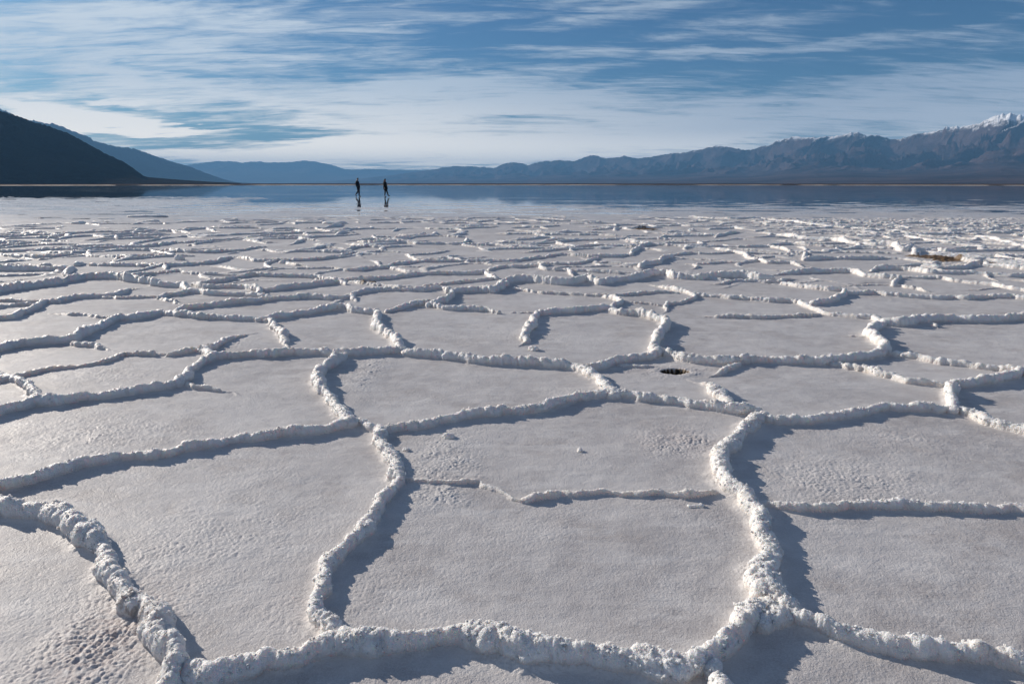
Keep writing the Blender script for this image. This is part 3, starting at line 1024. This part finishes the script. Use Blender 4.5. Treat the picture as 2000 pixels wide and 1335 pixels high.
def hand(base, elbow_dir, side):
    """palm, four unequal fingers and a thumb as chains rooted at the wrist"""
    b = Vector(base)
    d = Vector(elbow_dir).normalized()
    fw = Vector((1, 0, 0))
    palm = b + d * 0.05
    ch = [[(*b, .026), (*palm, .022, .034)]]
    for k, L in enumerate((.062, .074, .070, .055)):
        o = fw * (0.03 - 0.02 * k)
        r0 = palm + d * 0.035 + o
        curl = Vector((0, -side * 0.25, 0)) + fw * 0.18
        r1 = r0 + (d + curl * .4).normalized() * L * .5
        r2 = r1 + (d + curl * 1.4).normalized() * L * .5
        ch.append([(*palm, .022, .034), (*r0, .0095), (*r1, .0088), (*r2, .0075)])
    t0 = b + d * .025 + fw * .034
    ch.append([(*b, .026), (*t0, .012), (*(t0 + (d + fw * .5).normalized() * .04), .010), (*(t0 + (d + fw * .25).normalized() * .065), .008)])
    return ch


def build_people():
    skin = plain_mat('skin', (0.42, 0.26, 0.19), 0.5, 0.08, 40)
    navy = plain_mat('dark_jacket', (0.010, 0.013, 0.024), 0.85, 0.3, 30)
    jeans = plain_mat('dark_jeans', (0.010, 0.016, 0.034), 0.9, 0.3, 60)
    black = plain_mat('black_shoes', (0.010, 0.009, 0.009), 0.7, 0.2, 30)
    hairm = plain_mat('dark_hair', (0.012, 0.009, 0.008), 0.6, 0.3, 120)
    olive = plain_mat('dark_coat', (0.016, 0.014, 0.009), 0.9, 0.3, 30)
    legg = plain_mat('black_leggings', (0.007, 0.008, 0.010), 0.85, 0.3, 60)

    def person(px, py, label):
        x, y = ground(px, py, WATER_Z)
        e = bpy.data.objects.new('person', None)
        e.empty_display_size = 0.3
        link(e)
        e.location = (x, y, WATER_Z - 0.004)
        tag(e, label, 'person', 'two people walking across the wet salt')
        return e

    def head(parent, c, mat_hair, tilt=0.0, long_hair=False):
        """chains for the head; hair, eyes and ears as children"""
        c = Vector(c)
        f = Vector((math.cos(tilt), 0, -math.sin(tilt)))
        u = Vector((math.sin(tilt), 0, math.cos(tilt)))
        ch = [[(*(c - u * .13 - f * .03), .052), (*(c - u * .07 + f * .005), .062, .060), (*c, .078, .090), (*(c + u * .055), .070, .082)],
              [(*(c - u * .07 + f * .005), .062, .060), (*(c - u * .085 + f * .060), .034, .038)],          # chin
              [(*c, .078, .090), (*(c + f * .085 - u * .012), .014, .020), (*(c + f * .108 - u * .030), .013, .013)]]  # nose
        h = skin_figure('hair', [[(*(c - f * .055 - u * .05), .050, .075), (*(c - f * .035 + u * .035), .072, .086), (*(c + f * .012 + u * .075), .058, .074), (*(c + f * .062 + u * .062), .024, .056)]]
                        + ([[(*(c - f * .055 - u * .05), .050, .075), (*(c - f * .075 - u * .14), .050, .085), (*(c - f * .075 - u * .27), .040, .075)]] if long_hair else []), mat_hair, parent)
        em = plain_mat('eye', (0.03, 0.025, 0.02), 0.2, 0.1, 10)
        for s in (-1, 1):
            bm = bmesh.new()
            bmesh.ops.create_uvsphere(bm, u_segments=10, v_segments=8, radius=0.011)
            o = mesh_bm('eye', bm, em, parent)
            o.location = c + f * .080 + Vector((0, s * .032, 0)) + u * .008
            bm = bmesh.new()
            bmesh.ops.create_uvsphere(bm, u_segments=10, v_segments=8, radius=1)
            for v in bm.verts:
                v.co = Vector((v.co.x * .018, v.co.y * .009, v.co.z * .030))
            o = mesh_bm('ear', bm, skin, parent)
            o.location = c + Vector((0, s * .082, 0)) - f * .010 - u * .012
        bm = bmesh.new()
        bmesh.ops.create_uvsphere(bm, u_segments=10, v_segments=8, radius=1)
        for v in bm.verts:
            v.co = Vector((v.co.x * .008, v.co.y * .022, v.co.z * .006))
        o = mesh_bm('mouth', bm, plain_mat('lips', (0.30, 0.12, 0.10), 0.5, 0.1, 10), parent)
        o.location = c + f * .080 - u * .062
        return ch

    # first walker: head bowed, hands in the jacket pockets, rear heel lifted
    e = person(700.5, 383.8, 'person in a dark jacket and jeans, head bowed, left one of the two walkers')
    hp = (0.0, 0, 0.90)
    ch = [[(*hp, .12, .15), (-.04, 0, 1.05, .11, .145), (-.07, 0, 1.25, .115, .17), (-.065, 0, 1.40, .08, .12), (-.045, 0, 1.47, .052)]]
    hc = (-.015, 0, 1.60)
    hch = head(e, hc, hairm, 0.30)
    neck_low = hch[0][0]
    ch[0][-1] = neck_low
    ch += hch
    ch.append([(*hp, .12, .15), (.03, -.09, .86, .09), (.085, -.085, .48, .058), (.065, -.08, .12, .04), (.08, -.08, .07, .04)])
    ch.append([(*hp, .12, .15), (-.01, .09, .86, .09), (-.055, .085, .47, .058), (-.275, .085, .22, .04), (-.27, .085, .17, .04)])
    for s in (-1, 1):
        ch.append([(-.065, 0, 1.40, .08, .12), (-.07, s * .19, 1.38, .058), (-.16, s * .235, 1.12, .043), (.01, s * .19, .97, .034)]
                  + [])
        ch += hand((.01, s * .19, .97), (.75, -s * .35, -.5), s)
    skin_figure('body', ch, skin, e)
    j = [[(.0, 0, .86, .145, .185), (-.03, 0, 1.02, .140, .18), (-.065, 0, 1.25, .138, .195), (-.06, 0, 1.41, .10, .15), (-.045, 0, 1.475, .072)]]
    for s in (-1, 1):
        j.append([(-.06, 0, 1.41, .10, .15), (-.07, s * .20, 1.38, .080), (-.165, s * .245, 1.12, .066), (.03, s * .19, .96, .060), (.09, s * .15, .91, .055)])
    skin_figure('jacket', j, navy, e)
    skin_figure('trousers', [[(*hp, .132, .165), (.03, -.09, .84, .105), (.085, -.085, .48, .074), (.062, -.08, .10, .058)],
                             [(*hp, .132, .165), (-.01, .09, .84, .105), (-.055, .085, .47, .074), (-.272, .085, .20, .056)]], jeans, e)
    shoe(black, e, (.06, -.08, .09), (.235, -.085, .032))
    shoe(black, e, (-.275, .085, .20), (-.175, .088, .045))

    # second walker: long coat, long hair, striding, front heel down
    e = person(753.5, 384.8, 'person with long hair in a long dark coat, right one of the two walkers')
    hp = (0.0, 0, 0.84)
    ch = [[(*hp, .115, .15), (-.02, 0, 1.0, .095, .125), (-.03, 0, 1.19, .10, .155), (-.03, 0, 1.32, .07, .11), (-.02, 0, 1.38, .046)]]
    hch = head(e, (.0, 0, 1.50), hairm, 0.12, True)
    ch[0][-1] = hch[0][0]
    ch += hch
    ch.append([(*hp, .115, .15), (.04, -.085, .79, .085), (.165, -.085, .45, .052), (.255, -.085, .12, .036), (.262, -.085, .08, .036)])
    ch.append([(*hp, .115, .15), (-.02, .085, .79, .085), (-.06, .085, .44, .052), (-.105, .085, .12, .036), (-.10, .085, .08, .036)])
    wr = {}
    for s in (-1, 1):
        el, w = (-.05 + .02 * s, s * .225, 1.06), (-.01 + .05 * s, s * .215, .84)
        wr[s] = (el, w)
        ch.append([(-.03, 0, 1.32, .07, .11), (-.03, s * .17, 1.30, .050), (*el, .038), (*w, .026)])
        ch += hand(w, (.1, 0, -1), s)
    skin_figure('body', ch, skin, e)
    c = [[(.03, 0, .60, .165, .20), (.0, 0, .84, .150, .19), (-.02, 0, 1.0, .130, .165), (-.03, 0, 1.19, .125, .18), (-.03, 0, 1.33, .09, .14), (-.02, 0, 1.395, .066)]]
    for s in (-1, 1):
        el, w = wr[s]
        c.append([(-.03, 0, 1.33, .09, .14), (-.03, s * .18, 1.30, .068), (*el, .055), (w[0], w[1], w[2] + .03, .045)])
    skin_figure('coat', c, olive, e)
    skin_figure('leggings', [[(*hp, .12, .155), (.04, -.085, .77, .092), (.165, -.085, .45, .060), (.253, -.085, .13, .044)],
                             [(*hp, .12, .155), (-.02, .085, .77, .092), (-.06, .085, .44, .060), (-.103, .085, .13, .044)]], legg, e)
    shoe(black, e, (.255, -.085, .10), (.42, -.088, .105), .042)
    shoe(black, e, (-.105, .085, .09), (.045, .088, .03), .042)


# ------------------------------------------------------------------ sky, sun, haze, camera
CLOUDS = """
# x y half-length half-height tilt strength
120 60 420 90 4 .55
420 120 420 45 5 .45
620 40 380 60 8 .42
330 185 330 38 6 .55
250 150 150 22 3 .35
700 165 330 40 4 .50
860 180 300 70 8 .55
700 215 260 60 0 .45
980 225 300 50 6 .50
1080 190 210 40 4 .45
60 212 120 24 -12 1.0
150 236 190 22 4 1.3
230 250 190 16 2 1.2
245 203 55 10 0 1.0
390 248 75 7 0 .9
560 290 320 26 3 .70
760 280 260 28 4 .70
930 295 260 36 2 .65
430 308 190 14 2 .70
680 315 260 14 0 .55
1140 290 340 50 4 .60
1420 225 420 50 6 .40
1500 100 330 13 3 .60
1370 108 90 14 -4 .40
1700 92 260 16 2 .42
1130 110 230 22 10 .42
1250 30 330 26 7 .35
1640 20 340 20 6 .25
1920 45 90 12 14 .35
1330 170 240 24 8 .38
1700 215 420 70 6 .42
1900 170 330 90 4 .30
1950 235 260 40 0 .40
960 105 260 22 8 .30
1300 250 360 60 0 .45
400 30 260 26 4 .25
-150 150 300 90 0 .5
2250 180 400 120 0 .4
# open sky
390 128 230 14 2 -.55
640 130 140 14 2 -.40
60 125 120 14 0 -.35
960 62 170 38 10 -.60
1180 65 210 26 8 -.50
1700 60 260 28 4 -.45
1500 150 300 22 4 -.45
1250 135 130 16 6 -.35
110 190 150 7 4 -.50
330 228 150 14 -8 -.55
420 280 200 14 0 -.50
560 258 170 16 0 -.45
900 232 100 9 -2 -.40
1850 130 260 22 3 -.30
330 155 40 8 0 -.35
710 148 60 10 -6 -.45
"""


def build_world():
    w = bpy.data.worlds.new('World')
    scene.world = w
    w.use_nodes = True
    t = NT(w.node_tree)
    bg = w.node_tree.nodes['Background']
    sky = t.n('ShaderNodeTexSky', sky_type='NISHITA')
    sky.sun_disc = False
    sky.sun_elevation = SUN_EL
    sky.sun_rotation = SUN_AZ
    sky.air_density = 1.0
    sky.dust_density = 0.6
    sky.ozone_density = 2.0
    co = t.n('ShaderNodeTexCoord').outputs['Generated']
    nrm = t.vmath('NORMALIZE', co)
    sp = t.n('ShaderNodeSeparateXYZ')
    t.ln(nrm, sp.inputs[0])
    x, y, z = sp.outputs
    az = t.math('ARCTAN2', x, y)
    el = t.math('ARCSINE', z)
    cb = t.n('ShaderNodeCombineXYZ')
    t.ln(az, cb.inputs[0])
    t.ln(el, cb.inputs[1])
    ae = cb.outputs[0]
    # the clouds lie on a high layer: streak noise in that plane
    den = t.math('ADD', t.math('MAXIMUM', z, 0.0), 0.10)
    pl = t.n('ShaderNodeCombineXYZ')
    t.ln(t.math('DIVIDE', x, den), pl.inputs[0])
    t.ln(t.math('DIVIDE', y, den), pl.inputs[1])
    q = pl.outputs[0]
    # bend the drawn cloud banks with noise so that their outlines are torn
    wn = t.n('ShaderNodeTexNoise')
    t.ln(t.mapped(q, (0.9, 1.8, 1)), wn.inputs['Vector'])
    wn.inputs['Scale'].default_value = 1.6
    wn.inputs['Detail'].default_value = 6
    wn.inputs['Roughness'].default_value = 0.6
    off = t.vmath('MULTIPLY', t.vmath('SUBTRACT', wn.outputs['Color'], (0.5, 0.5, 0.5)), (0.16, 0.055, 0.0))
    aw = t.vmath('ADD', ae, off)
    cover = None
    for ln in CLOUDS.strip().splitlines():
        if ln.startswith('#'):
            continue
        px, py, rx, ry, rot, s = map(float, ln.split())
        a, e = az_el(px, py)
        kx = abs(az_el(px + 5, py)[0] - az_el(px - 5, py)[0]) / 10
        ky = abs(az_el(px, py + 5)[1] - az_el(px, py - 5)[1]) / 10
        mp = t.mapped(aw, (rx * kx * 1.25, ry * ky * 1.25, 1), (0, 0, R(rot) * 0.8), (a, e, 0), 'TEXTURE')
        g = t.n('ShaderNodeTexGradient', gradient_type='SPHERICAL')
        t.ln(mp, g.inputs[0])
        f = t.remap(g.outputs['Fac'], 0.0, 0.8)
        cover = t.math('MULTIPLY', f, s * .78) if cover is None else t.math('MULTIPLY_ADD', f, s * (.78 if s > 0 else .65), cover)
    streak = t.noise(t.mapped(q, (0.8, 2.2, 1), (0, 0, R(20))), 1.15, 9, 0.60, 0.8)
    wisp = t.noise(t.mapped(q, (0.9, 3.6, 1), (0, 0, R(14))), 2.6, 9, 0.64, 1.2)
    nz = t.math('MULTIPLY_ADD', wisp, 0.75, streak)          # about 0.775 on average
    # overall veil: more to the left of the view and over the rest of the sky
    veil = t.math('ADD', t.remap(az, -0.3, 0.8, 0.30, 0.20), t.remap(el, 0.04, 0.16, 0.12, 0.0))
    behind = t.remap(y, 0.1, -0.5)           # the sky behind the viewer is mostly veiled
    veil = t.math('MULTIPLY_ADD', behind, 0.12, veil)
    d = t.math('ADD', t.math('ADD', cover, veil), t.math('MULTIPLY', t.math('SUBTRACT', nz, 0.875), t.remap(el, 0.0, 0.16, 1.3, 2.5)))
    dens = t.remap(d, 0.05, 1.15)
    # cloud light: bright and warm towards the sun, greyer away from it
    sd = t.vmath('DOT_PRODUCT', nrm, tuple(SUN_DIR))
    glow = t.remap(sd, 0.25, 0.97)
    low = t.remap(el, 0.01, 0.14, 1.0, 0.0)
    cc = t.mix(glow, (0.30, 0.375, 0.48), (0.60, 0.675, 0.75))
    cc = t.mix(t.math('MULTIPLY', low, t.math('MULTIPLY_ADD', glow, 0.75, 0.25)), cc, (2.0, 1.75, 1.40))
    cc = t.mix(t.remap(el, 0.0, 0.075, 1.0, 0.0), cc, (2.7, 2.35, 1.85))
    cc = t.mix(behind, cc, (0.56, 0.55, 0.55))
    skyc = t.mix(1.0, sky.outputs[0], (SKY_MUL, SKY_MUL, SKY_MUL), 'MULTIPLY')
    skyc = t.mix(1.0, skyc, (0.40, 0.70, 1.02), 'MULTIPLY')
    final = t.mix(dens, skyc, t.mix(1.0, cc, (10, 10, 10), 'MULTIPLY'))
    t.ln(final, bg.inputs['Color'])
    bg.inputs['Strength'].default_value = 0.10
    return w


SKY_MUL = 0.55


def build_haze():
    m = bpy.data.materials.new('haze_air')
    m.use_nodes = True
    nt = m.node_tree
    nt.nodes.remove(nt.nodes['Principled BSDF'])
    v = nt.nodes.new('ShaderNodeVolumePrincipled')
    v.inputs['Color'].default_value = (0.25, 0.57, 1.0, 1)
    v.inputs['Density'].default_value = HAZE
    v.inputs['Anisotropy'].default_value = 0.0
    nt.links.new(v.outputs[0], nt.nodes['Material Output'].inputs['Volume'])
    bm = bmesh.new()
    bmesh.ops.create_cube(bm, size=1)
    o = mesh_bm('haze', bm, m, None, False)
    o.scale = (26000, 26000, 424)
    o.location = (0, 0, 212 - 4.0)
    tag(o, None, None, None, 'stuff')


HAZE = 1.55e-4


def build_light_camera():
    l = bpy.data.lights.new('sun', 'SUN')
    l.energy = 5.0
    l.angle = R(0.53)
    l.color = (1.0, 0.90, 0.78)
    o = link(bpy.data.objects.new('sun', l))
    o.rotation_euler = SUN_DIR.to_track_quat('Z', 'Y').to_euler()
    o.location = SUN_DIR * 50
    cam = bpy.data.cameras.new('camera')
    cam.sensor_width = 36
    cam.lens = 36 * FPX / 2000
    cam.clip_start = 0.05
    cam.clip_end = 60000
    c = link(bpy.data.objects.new('camera', cam))
    c.location = (0, 0, CAM_H)
    c.rotation_euler = (R(90) - PITCH, 0, 0)
    scene.camera = c


def main():
    scene.view_settings.view_transform = 'Standard'
    scene.view_settings.look = 'None'
    scene.view_settings.exposure = 0.2
    scene.view_settings.gamma = 1.0
    cy = scene.cycles
    cy.use_denoising = True
    cy.max_bounces = 6
    cy.diffuse_bounces = 3
    cy.glossy_bounces = 3
    cy.transparent_max_bounces = 8
    cy.volume_bounces = 0
    cy.sample_clamp_indirect = 8
    build_light_camera()
    build_world()
    flat, ridge = salt_materials()
    f, r = build_crust(flat, ridge)
    tag(f, None, None, None, 'structure')
    tag(r, 'network of rough white salt ridges dividing the grey flat into polygons', None, None, 'stuff')
    build_water(water_material())
    desert = rock_material('desert_soil', (0.050, 0.035, 0.030), (0.095, 0.066, 0.055), None, 0.5, 0.02)
    build_plain(desert)
    build_shore(plain_mat('shore_salt', (0.56, 0.47, 0.38), 0.9, 0.4, 0.10), rock_material('shore_mud', (0.040, 0.026, 0.020), (0.085, 0.052, 0.036), None, 0.3, 0.05))
    build_mountains()
    build_lumps(ridge)
    build_people()
    build_haze()


main()
